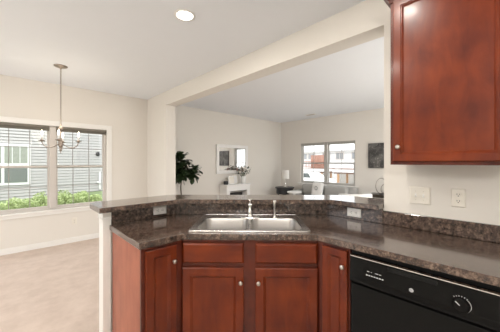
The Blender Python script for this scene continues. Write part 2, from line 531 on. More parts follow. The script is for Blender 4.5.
def blind(a0, a1, z1, place, label, group, bmat='blind'):
    root = thing('window_blind', label, 'blind', place((a0 + a1) / 2, .01, z1 - .075), 0, group)
    def B(bm, a, b, d0, d1, c, e):
        for v in box(bm, a, b, d0, d1, c, e): v.co = Vector(place(*v.co)) - root.location
    bm = bmesh.new(); B(bm, a0, a1, .000, .028, z1 - .030, z1 - .002); link('headrail', bm, M[bmat], root)
    bm = bmesh.new()
    for k in range(8): B(bm, a0 + .004, a1 - .004, .001, .027, z1 - .032 - .005 * k - .003, z1 - .032 - .005 * k)
    link('slats', bm, M[bmat], root)
    bm = bmesh.new(); B(bm, a0 + .002, a1 - .002, .002, .026, z1 - .080, z1 - .072); link('bottom_rail', bm, M[bmat], root)


p1 = lambda a, d, z: (a, WY + d, z)
p2 = lambda a, d, z: (FX + d, a, z)
blind(-.275, .470, 1.982, p1, 'raised taupe blind over left half of breakfast window', 'raised blinds')
blind(.560, 1.305, 1.982, p1, 'raised taupe blind over right half of breakfast window', 'raised blinds')
blind(3.685, 4.466, 1.957, p2, 'raised blind atop left half of living room window', 'raised blinds', 'blind_l')
blind(2.80, 3.578, 1.957, p2, 'raised blind atop right half of living room window', 'raised blinds', 'blind_l')

# ================================================================== COUNTERTOPS
CT0, CT1 = .876, .914
def uv(n, u): return ((n + u) / math.sqrt(2), (n - u) / math.sqrt(2))
NS, US = 1.956, -.040     # sink centre
SW, SD = .419, .279
hole = [uv(NS + y, US + x) for x, y in rrect(-SW + .022, SW - .022, -SD + .022, SD - .022, .03, 3)]
counter_poly = [(.540, 1.487), (.818, 1.487), (1.437, .868), (1.437, -.95), (2.068, -.95), (2.068, .67), (2.068, 1.146), (1.0965, 2.118), (.556, 2.118), (.540, 2.088)]
counter_poly = [(.540, 1.487), (.818, 1.487), (1.437, .868), (1.437, -.95), (2.068, -.95), (2.068, 1.1465), (1.0965, 2.118), (.557, 2.118), (.557, 2.086), (.540, 2.086)]
bm = bmesh.new(); prism(bm, counter_poly, CT0, CT1, [hole])
ct = link('countertop', bm, M['laminate'], bevel=.004)
tag(ct, 'brown speckled laminate countertop wrapping the corner around the steel sink', 'countertop')
# backsplash strips
bs = [(.558, 2.100), (1.089, 2.100), (2.050, 1.139), (2.050, .672), (2.068, .672), (2.068, 1.1465), (1.0965, 2.118), (.558, 2.118)]
bm = bmesh.new(); prism(bm, bs, CT1 + .0005, 1.028)
tag(link('backsplash', bm, M['laminate'], bevel=.002), 'brown speckled backsplash band directly under the raised bar', 'backsplash')
bm = bmesh.new(); box(bm, 2.050, 2.069, -.95, .670, CT1 + .0005, 1.016)
tag(link('backsplash', bm, M['laminate'], bevel=.003), 'low brown speckled backsplash along the wall beneath switches and wall cabinet', 'backsplash')
# raised bar
bar = [(.446, 1.960), (1.052, 1.960), (1.965, 1.047), (1.965, .673), (2.335, .673), (2.335, 1.120), (1.145, 2.310), (.500, 2.310), (.446, 2.256)]
bm = bmesh.new(); prism(bm, bar, 1.0295, 1.067)
tag(link('bar_top', bm, M['laminate'], bevel=.004), 'raised brown laminate breakfast bar above the sink, angled in three runs', 'bar top')

# ================================================================== SINK
sink_loc = (*uv(NS, US), CT1)
sk = thing('kitchen_sink', 'stainless steel double bowl sink set in the corner countertop', 'sink', sink_loc, -PI / 4)
bowls = [(-.370, -.014, -.234, .122), (.014, .370, -.234, .122)]
bm = bmesh.new()
prism(bm, rrect(-SW, SW, -SD, SD, .03, 5), .0006, .006, [rrect(*b, .06, 6) for b in bowls])
# slim raised bead round the rim
link('rim', bm, M['steel'], sk, bevel=.002)
bm = bmesh.new()
pts = [(x, y, .007) for x, y in rrect(-SW + .008, SW - .008, -SD + .008, SD - .008, .026, 5)]
tube(bm, pts, .004, 6, closed=True)
link('rim_bead', bm, M['steel'], sk, smooth=True)
for x0, x1, y0, y1 in bowls:
    bm = bmesh.new(); rings = []
    for ins, z, r in ((-.001, .005, .06), (.003, .001, .058), (.006, -.01, .056), (.014, -.10, .05), (.022, -.145, .045), (.040, -.165, .035), (.075, -.172, .02)):
        rings.append([(x, y, z) for x, y in rrect(x0 + ins, x1 - ins, y0 + ins, y1 - ins, r, 6)])
    loft(bm, rings, cap0=False)
    bw = link('bowl', bm, M['steel_in'], sk, smooth=True)
    bm = bmesh.new(); cx, cy = (x0 + x1) / 2, (y0 + y1) / 2
    lathe(bm, [(.05, -.1715), (.05, -.170), (.042, -.169), (.036, -.1705), (.004, -.1705)], (cx, cy, 0), 24)
    link('drain', bm, M['chrome'], bw, smooth=True)

# faucet
fa = thing('kitchen_faucet', 'chrome single lever faucet at the middle of the sink ledge', 'faucet', (*uv(2.107, US), CT1 + .0065), -PI / 4)
bm = bmesh.new()
prism(bm, rrect(-.085, .085, -.026, .026, .025, 6), 0, .008)
link('base_plate', bm, M['chrome'], fa, bevel=.003)
bm = bmesh.new()
lathe(bm, [(.024, .008), (.021, .016), (.0165, .030), (.0155, .085), (.019, .094), (.019, .108), (.012, .118)], seg=20)
link('body', bm, M['chrome'], fa, smooth=True)
bm = bmesh.new()
tube(bm, [(0, -.010, .070), (0, -.045, .092), (0, -.095, .108), (0, -.145, .106), (0, -.178, .090), (0, -.188, .070)], [.0125, .0120, .0115, .011, .0115, .012], 12)
link('spout', bm, M['chrome'], fa, smooth=True)
bm = bmesh.new()
tube(bm, [(0, 0, .116), (0, -.002, .134), (0, -.030, .152)], [.009, .008, .0065], 8)
tube(bm, [(-.016, -.004, .150), (.016, -.004, .150)], .0065, 8)
tube(bm, [(0, 0, .120), (0, -.004, .148)], .008, 8)
link('lever', bm, M['chrome'], fa, smooth=True)
# sprayer
sp = thing('side_sprayer', 'chrome side sprayer standing right of the faucet on sink ledge', 'sprayer', (*uv(2.105, US + .205), CT1 + .0065), -PI / 4)
bm = bmesh.new(); lathe(bm, [(.022, 0), (.020, .006), (.014, .012), (.012, .02)], seg=18); link('collar', bm, M['chrome'], sp, smooth=True)
bm = bmesh.new(); lathe(bm, [(.010, .02), (.009, .05), (.0095, .09), (.014, .105), (.0155, .136), (.012, .146)], seg=16); link('wand', bm, M['chrome'], sp, smooth=True)

# ================================================================== BASE CABINETS
def inv(root):
    ang = root.rotation_euler.z; lx, ly = root.location.x, root.location.y
    c, s = math.cos(-ang), math.sin(-ang)
    return lambda p: ((p[0] - lx) * c - (p[1] - ly) * s, (p[0] - lx) * s + (p[1] - ly) * c)


# corner sink base
kc = thing('sink_cabinet', 'cherry corner base cabinet under the sink with two drawer fronts and two doors', 'cabinet', (*uv(1.655, -.035), 0), -PI / 4)
L = inv(kc)
bm = bmesh.new()
hz0, hz1 = .10, .875
# face frame: stiles and rails as a plate with openings
prism_axis(bm, [(-.444, hz0), (.444, hz0), (.444, hz1), (-.444, hz1)], 0, .019, 'y',
           [[(-.425, .14), (-.06, .14), (-.06, .68), (-.425, .68)], [(.06, .14), (.425, .14), (.425, .68), (.06, .68)],
            [(-.425, .73), (-.06, .73), (-.06, .845), (-.425, .845)], [(.06, .73), (.425, .73), (.425, .845), (.06, .845)]])
link('face_frame', bm, M['cherry_dark'], kc, bevel=.001)
bm = bmesh.new()
poly = [L(p) for p in ((.845, 1.525), (1.475, .895), (2.03, .895), (2.03, 1.12), (1.08, 2.07), (.845, 2.07))]
prism(bm, poly, .10, .118)
for a, b in (((.845, 1.53), (.845, 2.07)), ((1.48, .895), (2.03, .895))):
    (ax, ay), (bx, by) = L(a), L(b)
    d = Vector((bx - ax, by - ay)).normalized(); nrm = Vector((-d.y, d.x)) * .008
    prism(bm, [(ax - nrm.x, ay - nrm.y), (bx - nrm.x, by - nrm.y), (bx + nrm.x, by + nrm.y), (ax + nrm.x, ay + nrm.y)], .118, .875)
link('carcass', bm, M['cherry_dark'], kc)
bm = bmesh.new(); box(bm, -.40, .40, .065, .08, 0, .10); link('toe_kick', bm, M['black_soft'], kc)
for x0, x1, kx in ((-.443, -.038, -.058), (.038, .443, .058)):
    link('drawer_front', slab_front(x1 - x0, .132, x0=x0, z0=.721, y=-.0005), M['cherry_h'], kc)
    dr = link('door', panel_door(x1 - x0, .575, x0=x0, z0=.116, y=-.0005), M['cherry'], kc)
    knob(dr, kx, -.0205, .601)

# left end cabinet
lc = thing('base_cabinet', 'cherry base cabinet left of the sink with narrow door and exposed end panel', 'cabinet', (.56, 1.512, 0), 0)
bm = bmesh.new(); box(bm, .0, .266, 0, .019, .10, .875); link('face_frame', bm, M['cherry_dark'], lc)
bm = bmesh.new(); box(bm, .012, .262, .0195, .570, .10, .873); link('carcass', bm, M['cherry_dark'], lc)
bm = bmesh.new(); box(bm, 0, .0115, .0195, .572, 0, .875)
link('end_panel', bm, M['cherry_lit'], lc, bevel=.001)
bm = bmesh.new(); box(bm, .02, .26, .07, .085, 0, .0995); link('toe_kick', bm, M['black_soft'], lc)
dr = link('door', panel_door(.198, .738, x0=.022, z0=.116, y=-.0005, stile=.045), M['cherry'], lc)
knob(dr, .196, -.0205, .755)

# right narrow cabinet
rc = thing('base_cabinet', 'narrow cherry base cabinet squeezed between sink cabinet and black dishwasher', 'cabinet', (1.462, .874, 0), -PI / 2)
bm = bmesh.new(); box(bm, 0, .214, 0, .019, .10, .875); link('face_frame', bm, M['cherry_dark'], rc)
bm = bmesh.new(); box(bm, .005, .210, .0195, .570, .10, .873); link('carcass', bm, M['cherry_dark'], rc)
bm = bmesh.new(); box(bm, .002, .210, .07, .085, 0, .0995); link('toe_kick', bm, M['black_soft'], rc)
dr = link('door', panel_door(.165, .738, x0=.038, z0=.116, y=-.0005, stile=.040), M['cherry'], rc)
knob(dr, .180, -.0205, .760)

# ================================================================== DISHWASHER
dw = thing('dishwasher', 'black built-in dishwasher under the right countertop', 'dishwasher', (1.462, .655, 0), -PI / 2)
DWW = .648
bm = bmesh.new(); box(bm, .004, DWW, .005, .56, .10, .868); link('tub_body', bm, M['blackmatte'], dw)
bm = bmesh.new(); box(bm, .01, DWW - .006, .06, .075, 0.0, .0995); link('toe_kick', bm, M['blackmatte'], dw)
# door skin with a slightly bowed front
bm = bmesh.new(); rings = []
for z, y in ((.115, -.012), (.130, -.018), (.30, -.020), (.60, -.020), (.680, -.017), (.690, -.008)):
    rings.append([(.008, .004, z), (.008, y, z), (DWW - .006, y, z), (DWW - .006, .004, z)])
loft(bm, rings); link('door_panel', bm, M['blackgloss'], dw, bevel=.002)
# control console, bowed profile, with a handle pocket at its top
prof = [(.004, .694), (-.026, .694), (-.034, .700), (-.036, .712), (-.033, .735), (-.031, .80), (-.030, .838), (-.022, .848), (.004, .848)]
bm = bmesh.new(); prism_axis(bm, prof, .008, DWW - .006, 'x')
cons = link('control_panel', bm, M['blackgloss'], dw, bevel=.001)
bm = bmesh.new(); prism_axis(bm, [(-.030, .842), (-.022, .8485), (-.020, .8525), (-.031, .8470)], .010, DWW - .008, 'x')
link('trim_strip', bm, M['chrome'], dw)
bm = bmesh.new(); box(bm, .21, .42, -.0335, -.028, .812, .834); link('handle_pocket', bm, M['blackmatte'], cons, bevel=.002)
bm = bmesh.new(); box(bm, .05, .560, -.0335, -.0305, .722, .7245); link('groove', bm, M['blackmatte'], cons)
# printed legends
bm = bmesh.new()
for k, w in enumerate((.012, .004, .016, .010)):
    x = .105 + k * .021
    box(bm, x, x + w, -.0330, -.0316, .779, .782)
for k in range(7): box(bm, .100 + k * .0135, .108 + k * .0135, -.0330, -.0316, .757, .763)
link('button_legends', bm, M['legend'], cons)
# round badge with a scripted ring
bm = bmesh.new(); lathe(bm, [(.0095, 0), (.0095, .002), (.008, .0026), (.001, .0026)], (.317, -.0315, .753), 20, 'y')
bd = link('round_badge', bm, M['legend'], cons)
bm = bmesh.new()
tube(bm, [(.317 + .0065 * math.cos(a * PI / 8), -.0343, .753 + .0065 * math.sin(a * PI / 8)) for a in range(16)], .0006, 5, closed=True)
tube(bm, [(.3135, -.0343, .7555), (.3120, -.0343, .753), (.3140, -.0343, .7505), (.3160, -.0343, .753), (.3185, -.0343, .7555), (.3185, -.0343, .7505), (.3215, -.0343, .7505)], .0007, 5)
link('badge_script', bm, M['slot'], bd)
# dial
bm = bmesh.new(); lathe(bm, [(.030, 0), (.029, .010), (.026, .014), (.001, .014)], (.505, -.0315, .759), 32, 'y')
dl = link('timer_dial', bm, M['blackgloss'], cons, smooth=False)
bm = bmesh.new()
tube(bm, [(.505 - .018, -.0465, .759 + .014), (.505 - .003, -.0465, .759 + .001)], .0018, 6)
link('dial_pointer', bm, M['legend'], dl)
bm = bmesh.new()
tube(bm, [(.505 + .035 * math.cos(a), -.0320, .759 + .035 * math.sin(a)) for a in [math.radians(50 - 12 * k) for k in range(16)]], .0011, 5)
for a in (55, 70, 85, 100, 115, 130):
    ca, sa = math.cos(math.radians(a)), math.sin(math.radians(a))
    tube(bm, [(.505 + .034 * ca, -.0320, .759 + .034 * sa), (.505 + .039 * ca, -.0320, .759 + .039 * sa)], .0012, 5)
box(bm, .530, .552, -.0330, -.0316, .724, .7265)
box(bm, .470, .488, -.0330, -.0316, .724, .7265)
link('dial_markings', bm, M['legend'], cons)

# ================================================================== WALL CABINET
wc = thing('wall_cabinet', 'cherry wall cabinet with crown molding mounted above switch and outlet', 'cabinet', (1.74, .525, 1.37), -PI / 2)
WCW = .545; WCH = 1.03
bm = bmesh.new()
prism_axis(bm, [(0, 0), (WCW, 0), (WCW, WCH), (0, WCH)], 0, .019, 'y', [[(.04, .04), (WCW - .04, .04), (WCW - .04, WCH - .04), (.04, WCH - .04)]])
link('face_frame', bm, M['cherry_dark'], wc)
bm = bmesh.new(); box(bm, 0.002, WCW, .0195, .328, .012, WCH); link('carcass', bm, M['cherry_dark'], wc)
dr = link('door', panel_door(WCW - .035, WCH - .03, x0=.018, z0=.020, y=-.0005, stile=.042), M['cherry'], wc)
knob(dr, .051, -.0205, .108)
bm = bmesh.new()
cp = [(0, 0), (-.006, .0), (-.010, .018), (-.028, .040), (-.046, .052), (-.050, .068), (0, .068)]
rings = []
for y, z in cp:
    rings.append([(y, y, WCH - .012 + z), (WCW, y, WCH - .012 + z), (WCW, .328, WCH - .012 + z), (y, .328, WCH - .012 + z)])
rings[0] = [(-.0005, -.0005, WCH - .012), (WCW, -.0005, WCH - .012), (WCW, .328, WCH - .012), (-.0005, .328, WCH - .012)]
rings[-1] = [(0.02, 0.02, WCH + .056), (WCW, .02, WCH + .056), (WCW, .328, WCH + .056), (0.02, .328, WCH + .056)]
loft(bm, rings)
link('crown_molding', bm, M['cherry_dark'], wc)


# ================================================================== PLATES
def duplex(name, label, loc, rz, horizontal=False, mat='plate', group=None, cat='outlet'):
    t = thing(name, label, cat, loc, rz, group)
    w, h = (.115, .070) if horizontal else (.072, .118)
    bm = bmesh.new(); rings = []
    for i, y in ((0, 0), (0, -.003), (.004, -.0065), (.01, -.0070)):
        rings.append([(-w / 2 + i, y, -h / 2 + i), (w / 2 - i, y, -h / 2 + i), (w / 2 - i, y, h / 2 - i), (-w / 2 + i, y, h / 2 - i)])
    loft(bm, rings); link('cover_plate', bm, M[mat], t)
    for s in (-1, 1):
        bm = bmesh.new(); cx, cz = (s * .021, 0) if horizontal else (0, s * .021)
        lathe(bm, [(.0165, .0065), (.0160, .0085), (.001, .0085)], (cx, 0, cz), 20, 'y')
        rcp = link('receptacle', bm, M[mat], t)
        bm = bmesh.new()
        for dx, dz, ww, hh in ((-.006, .003, .0028, .009), (.006, .003, .0028, .008), (0, -.008, .0055, .0055)):
            if horizontal: dx, dz, ww, hh = dz, dx, hh, ww
            box(bm, cx + dx - ww / 2, cx + dx + ww / 2, -.0092, -.0084, cz + dz - hh / 2, cz + dz + hh / 2)
        link('slots', bm, M['slot'], rcp)
    return t


duplex('wall_outlet', 'ivory duplex outlet on the wall right of the light switches', (2.0695, .229, 1.157), -PI / 2)
duplex('wall_outlet', 'white sideways outlet on backsplash left of the sink', (.9375, 2.0995, .971), 0, True, 'plate_w')
duplex('wall_outlet', 'white sideways outlet on backsplash right of the sink', (2.0495, .892, .971), -PI / 2, True, 'plate_w')
duplex('wall_outlet', 'pale outlet low on the wall below the breakfast window', (.81, WY - .0005, .366), 0, False)
duplex('wall_outlet', 'white outlet low on living room wall left of the black side table', (6.24, WY - .0005, .50), 0, False, 'plate_w')

sw = thing('light_switch', 'ivory two-toggle light switch plate under the wall cabinet', 'light switch', (2.0695, .438, 1.153), -PI / 2)
bm = bmesh.new(); rings = []
for i, y in ((0, 0), (0, -.003), (.004, -.0065), (.01, -.0070)):
    rings.append([(-.061 + i, y, -.060 + i), (.061 - i, y, -.060 + i), (.061 - i, y, .060 - i), (-.061 + i, y, .060 - i)])
loft(bm, rings); link('cover_plate', bm, M['plate'], sw)
for s in (-1, 1):
    bm = bmesh.new()
    box(bm, s * .023 - .005, s * .023 + .005, -.0080, -.0068, -.012, .012)
    tube(bm, [(s * .023, -.006, 0), (s * .023, -.020, -.008)], [.0042, .0035], 6)
    link('toggle', bm, M['plate_w'], sw)
    for z in (-.03, .03):
        bm = bmesh.new(); lathe(bm, [(.003, .0068), (.0028, .0078), (.0005, .0078)], (s * .023, 0, z), 8, 'y')
        link('screw', bm, M['nickel'], sw)


# ================================================================== CEILING FIXTURES
def downlight(x, y, label, power, group='recessed downlights'):
    t = thing('recessed_light', label, 'ceiling light', (x, y, CZ), 0, group)
    bm = bmesh.new()
    seg = 32; rs = []
    for r, z in ((.093, -.0005), (.092, -.006), (.072, -.008), (.068, -.0005)):
        rs.append([(r * math.cos(2 * PI * k / seg), r * math.sin(2 * PI * k / seg), z) for k in range(seg)])
    loft(bm, rs, False, False)
    link('trim_ring', bm, M['plate_w'], t, smooth=True)
    bm = bmesh.new(); lathe(bm, [(.0675, -.0010), (.066, -.004), (.001, -.006)], seg=32); link('lens', bm, M['lens'], t)
    d = bpy.data.lights.new('downlight_lamp', 'AREA'); d.shape = 'DISK'; d.size = .13; d.energy = power; d.color = (1, .93, .84)
    o = bpy.data.objects.new('downlight_lamp', d); COL.objects.link(o); o.parent = t; o.location = (0, 0, -.012)


downlight(1.12, 2.00, 'glowing round recessed downlight in the ceiling above the sink', 9)
downlight(1.00, .60, 'recessed downlight above the right counter, beyond the frame', 9)
downlight(-.35, 1.1, 'unseen recessed downlight added to brighten the left of the kitchen', 13)  # extra fixture out of view, added for brightness

vt = thing('ceiling_vent', 'small grey slotted air vent in the living room ceiling', 'vent', (5.93, 3.78, CZ), 0)
bm = bmesh.new(); prism(bm, [(-.07, -.15), (.07, -.15), (.07, .15), (-.07, .15)], -.008, -.0005, [[(-.052, -.13), (.052, -.13), (.052, .13), (-.052, .13)]])
link('frame', bm, M['plate_w'], vt)
bm = bmesh.new()
for k in range(6):
    x = -.045 + k * .018
    box(bm, x - .005, x + .002, -.13, .13, -.007, -.002)
link('louvres', bm, M['vinyl_g'], vt)
bm = bmesh.new(); box(bm, -.052, .052, -.13, .13, -.0018, -.0006); link('backing', bm, M['slot'], vt)

def globe(x, y, z, label, power):  # unseen fill light shaped as a pendant, added to lift ceiling and walls
    t = thing('added_fill_globe', label, 'ceiling light', (x, y, CZ), 0)
    bm = bmesh.new(); lathe(bm, [(.06, -.0005), (.06, -.015), (.02, -.03), (.006, -.032), (.006, z - CZ + .13)], seg=20); link('stem', bm, M['nickel'], t, smooth=True)
    bm = bmesh.new(); bmesh.ops.create_uvsphere(bm, u_segments=24, v_segments=14, radius=.13, matrix=Matrix.Translation((0, 0, z - CZ))); link('glass_globe', bm, M['globe'], t, smooth=True)
    d = bpy.data.lights.new('fill_globe_lamp', 'POINT'); d.energy = power; d.color = (1, .97, .93); d.shadow_soft_size = .14
    o = bpy.data.objects.new('fill_globe_lamp', d); COL.objects.link(o); o.parent = t; o.location = (0, 0, z - CZ)


M['globe'] = emit('fill_globe_opal', (1, .93, .85), 3)
M['globe'].node_tree.nodes['Principled BSDF'].inputs['Alpha'].default_value = .5
globe(-.9, -.7, 2.05, 'unseen opal globe added behind the viewer to brighten the kitchen', 85)
globe(4.3, -.6, 2.0, 'unseen opal globe added beyond the kitchen wall to brighten the living room', 95)

# chandelier
ch = thing('chandelier', 'four-arm pewter candle chandelier hanging before the breakfast window', 'chandelier', (.499, 4.220, CZ), math.radians(-43.87))
bm = bmesh.new(); lathe(bm, [(.078, -.0005), (.078, -.006), (.070, -.014), (.030, -.026), (.012, -.034), (.008, -.05)], seg=28); link('canopy', bm, M['pewter'], ch, smooth=True)
bm = bmesh.new(); z = -.045; k = 0
while z > -.80:
    pts = []
    for j in range(10):
        a = 2 * PI * j / 10; x = .0075 * math.cos(a); q = .017 * math.sin(a)
        pts.append((x, 0, z - .014 + q) if k % 2 else (0, x, z - .014 + q))
    tube(bm, pts, .0032, 5, closed=True); z -= .027; k += 1
link('chain', bm, M['pewter'], ch, smooth=True)
bm = bmesh.new(); B0 = -CZ
lathe(bm, [(.004, 1.895 + B0), (.010, 1.885 + B0), (.012, 1.87 + B0), (.030, 1.845 + B0), (.032, 1.835 + B0), (.012, 1.82 + B0), (.009, 1.78 + B0), (.010, 1.70 + B0),
           (.018, 1.68 + B0), (.024, 1.65 + B0), (.030, 1.625 + B0), (.022, 1.60 + B0), (.012, 1.585 + B0), (.018, 1.565 + B0), (.012, 1.545 + B0), (.006, 1.53 + B0), (.007, 1.52 + B0), (.001, 1.508 + B0)], seg=20)
link('column', bm, M['pewter'], ch, smooth=True)
for i in range(4):
    a = math.radians(31 + 90 * i); ca, sa = math.cos(a), math.sin(a)
    P = []
    for r, z in ((.018, 1.640), (.035, 1.625), (.065, 1.600), (.102, 1.584), (.142, 1.586), (.175, 1.607), (.194, 1.640), (.200, 1.664)):
        P.append((r * ca, r * sa, z + B0))
    bm = bmesh.new(); tube(bm, P, .0055, 8); arm = link('arm', bm, M['pewter'], ch, smooth=True)
    c = (.200 * ca, .200 * sa, B0)
    bm = bmesh.new(); lathe(bm, [(.007, 1.660), (.018, 1.664), (.038, 1.672), (.040, 1.676), (.014, 1.674), (.013, 1.69)], c, 18); link('drip_pan', bm, M['pewter'], arm, smooth=True)
    bm = bmesh.new(); lathe(bm, [(.0105, 1.676), (.0105, 1.735), (.008, 1.738)], c, 12); link('candle_sleeve', bm, M['plate_w'], arm, smooth=True)
    bm = bmesh.new(); lathe(bm, [(.006, 1.738), (.011, 1.750), (.0135, 1.765), (.011, 1.785), (.005, 1.803), (.001, 1.815)], c, 12); link('flame_bulb', bm, M['bulb'], arm, smooth=True)
d = bpy.data.lights.new('chandelier_glow', 'POINT'); d.energy = 5; d.color = (1, .86, .68); d.shadow_soft_size = .2
o = bpy.data.objects.new('chandelier_glow', d); COL.objects.link(o); o.parent = ch; o.location = (0, 0, 1.95 + B0)

# ================================================================== LIVING ROOM
# wall mirror
mi = thing('wall_mirror', 'wide white framed mirror on the living room wall above the fireplace', 'mirror', (4.365, WY - .001, 1.47), 0)
mw, mh, fw = 1.10, .77, .085
bm = bmesh.new()
prism_axis(bm, [(-mw / 2, -mh / 2), (mw / 2, -mh / 2), (mw / 2, mh / 2), (-mw / 2, mh / 2)], -.045, 0, 'y',
           [[(-mw / 2 + fw, -mh / 2 + fw), (mw / 2 - fw, -mh / 2 + fw), (mw / 2 - fw, mh / 2 - fw), (-mw / 2 + fw, mh / 2 - fw)]])
link('frame', bm, M['white_lacquer'], mi, bevel=.006)
bm = bmesh.new(); box(bm, -mw / 2 + fw + .001, mw / 2 - fw - .001, -.024, -.014, -mh / 2 + fw + .001, mh / 2 - fw - .001); link('mirror_glass', bm, M['mirror'], mi)

# fireplace mantel
fp = thing('fireplace', 'white mantel fireplace under the mirror in the living room', 'fireplace', (4.333, WY - .002, 0), 0)
bm = bmesh.new(); box(bm, -.42, .42, -.33, 0, .785, .810); box(bm, -.412, .412, -.320, 0, .765, .785); link('mantel_shelf', bm, M['white_lacquer'], fp, bevel=.004)
bm = bmesh.new(); box(bm, -.405, .405, -.31, 0, .645, .7645); link('frieze', bm, M['white_lacquer'], fp, bevel=.002)
for s in (-1, 1):
    bm = bmesh.new(); x0, x1 = sorted((s * .405, s * .30)); box(bm, x0, x1, -.31, 0, 0.001, .6445); box(bm, x0 + .025, x1 - .025, -.316, -.3105, .16, .60); link('pilaster', bm, M['white_lacquer'], fp, bevel=.002)
bm = bmesh.new(); box(bm, -.299, .299, -.12, -.002, 0.001, .644); link('firebox', bm, M['black_soft'], fp)
bm = bmesh.new(); box(bm, -.299, .299, -.29, -.125, .605, .625); link('hood', bm, M['steel_in'], fp, bevel=.004)

# things on the mantel
MZ = .8105
fc = thing('photo_frame', 'white framed card leaning on mantel between candle and vase', 'picture frame', (4.20, 5.06, MZ), 0)
bm = bmesh.new()
prism_axis(bm, [(-.105, .0), (.105, .0), (.105, .215), (-.105, .215)], -.012, .004, 'y', [[(-.085, .02), (.085, .02), (.085, .195), (-.085, .195)]])
link('frame', bm, M['white_lacquer'], fc)
bm = bmesh.new(); box(bm, -.084, .084, -.004, .003, .021, .194); link('card', bm, M['plate'], fc)
fc.rotation_euler = (math.radians(-6), 0, 0)
fc2 = thing('photo_frame', 'small pale framed card standing behind and right of the larger one', 'picture frame', (4.37, 5.10, MZ), 0)
bm = bmesh.new()
prism_axis(bm, [(-.07, .0), (.07, .0), (.07, .235), (-.07, .235)], -.010, .004, 'y', [[(-.055, .015), (.055, .015), (.055, .22), (-.055, .22)]])
link('frame', bm, M['plate'], fc2)
bm = bmesh.new(); box(bm, -.054, .054, -.004, .003, .016, .219); link('card', bm, M['white_lacquer'], fc2)
fc2.rotation_euler = (math.radians(-5), 0, 0)
cd = thing('candle_holder', 'short black candle jar at left end of the mantel', 'candle', (4.02, 5.08, MZ), 0)
bm = bmesh.new(); lathe(bm, [(.055, 0), (.060, .01), (.060, .085), (.052, .088), (.050, .070), (.002, .070)], seg=20); link('jar', bm, M['black_soft'], cd, smooth=False)
bm = bmesh.new(); lathe(bm, [(.049, .0705), (.049, .076), (.004, .077), (.003, .092), (.001, .093)], seg=16); link('wax', bm, M['plate'], cd)
va = thing('flower_vase', 'white vase of cream and dusky flowers at right of the mantel', 'vase', (4.58, 5.02, MZ), 0)
bm = bmesh.new(); lathe(bm, [(.045, 0), (.055, .01), (.062, .07), (.066, .15), (.070, .20), (.062, .20), (.056, .12), (.002, .11)], seg=24); link('vase_body', bm, M['ceramic'], va, smooth=True)
stems = bmesh.new(); leaves = bmesh.new(); rr = random.Random(3)
spots = []
for k in range(26):
    a = rr.uniform(0, 2 * PI); rad = rr.uniform(.02, .24) ** 1.0; h = .26 + (0.14 - rad * .25) + rr.uniform(-.05, .06)
    x, y = rad * math.cos(a) - .05, rad * math.sin(a) * .55
    if y > .15: y = .15
    spots.append((x, y, h))
    tube(stems, [(x * .1, y * .1, .12), (x * .5, y * .5, .21 + .02), (x, y, h)], .0022, 5)
for k in range(120):
    s = rr.choice(spots); c = Vector(s) + Vector((rr.uniform(-.06, .06), rr.uniform(-.04, .03), rr.uniform(-.10, .04)))
    d = Vector((rr.uniform(-1, 1), rr.uniform(-1, 1), rr.uniform(-.4, 1))).normalized(); u = d.cross(Vector((0, 0, 1))).normalized(); l = rr.uniform(.04, .08)
    q = [c, c + d * l * .5 + u * l * .3 + Vector((0, 0, .004)), c + d * l, c + d * l * .5 - u * l * .3 + Vector((0, 0, .004))]
    leaves.faces.new([leaves.verts.new(p) for p in q])
link('stems', stems, M['stemgreen'], va)
link('foliage', leaves, M['leaf'], va, recalc=False)
for k, s in enumerate(spots[:15]):
    bm = bmesh.new(); r = rr.uniform(.024, .040)
    bmesh.ops.create_icosphere(bm, subdivisions=2, radius=r, matrix=Matrix.Translation(s))
    for v in bm.verts: v.co += Vector((rr.uniform(-1, 1), rr.uniform(-1, 1), rr.uniform(-1, 1))) * r * .16
    link('bloom', bm, M['petal'] if k % 3 else M['petal2'], va)

# fig tree
ft = thing('potted_fig', 'tall dark-leaved fiddle leaf fig in a pot beyond the bar', 'plant', (2.62, 4.84, 0), 0)
bm = bmesh.new(); lathe(bm, [(.12, 0.001), (.14, .02), (.17, .30), (.175, .33), (.16, .33), (.155, .29), (.002, .28)], seg=28); link('pot', bm, M['pot'], ft, smooth=False)
bm = bmesh.new(); lathe(bm, [(.153, .2905), (.15, .30), (.002, .303)], seg=24); link('soil', bm, M['soil'], ft)
bm = bmesh.new()
tr = [(0, 0, .29), (.01, -.01, .6), (-.005, 0, .85), (.01, 0, 1.05), (.0, .0, 1.25), (.0, .0, 1.45)]
tube(bm, tr, [.017, .015, .013, .012, .009, .005], 8)
br = []
for k in range(8):
    a = k * 2.4; z = .98 + k * .055; l = .12 + .12 * ((k * 37) % 5) / 5
    e = (l * math.cos(a), l * math.sin(a) * .7, z + .12); br.append(e)
    tube(bm, [(0, 0, z), (e[0] * .5, e[1] * .5, z + .04), e], [.007, .006, .004], 6)
# one long bough leaning right
e1 = [(0.005, 0, 1.02), (.10, -.02, 1.07), (.20, -.06, 1.14), (.28, -.09, 1.20)]
tube(bm, e1, [.009, .008, .006, .004], 6)
link('trunk', bm, M['bark'], ft, smooth=True)
bm = bmesh.new(); rr = random.Random(11)
def leaf(bm, base, d, l, w):
    d = d.normalized(); s = d.cross(Vector((0, 0, 1)))
    if s.length < .1: s = Vector((1, 0, 0))
    s.normalize(); n = s.cross(d).normalized(); rows = []
    for t, ww, dz in ((0, .02, 0), (.12, .25, .01), (.35, .36, .02), (.65, .5, .01), (.88, .34, -.04), (1, .03, -.09)):
        c = base + d * l * t + Vector((0, 0, dz * l * 2))
        rows.append([bm.verts.new(c + s * ww * w - n * -.10 * w), bm.verts.new(c), bm.verts.new(c - s * ww * w + n * .10 * w)])
    for i in range(5):
        for j in range(2): bm.faces.new((rows[i][j], rows[i + 1][j], rows[i + 1][j + 1], rows[i][j + 1]))
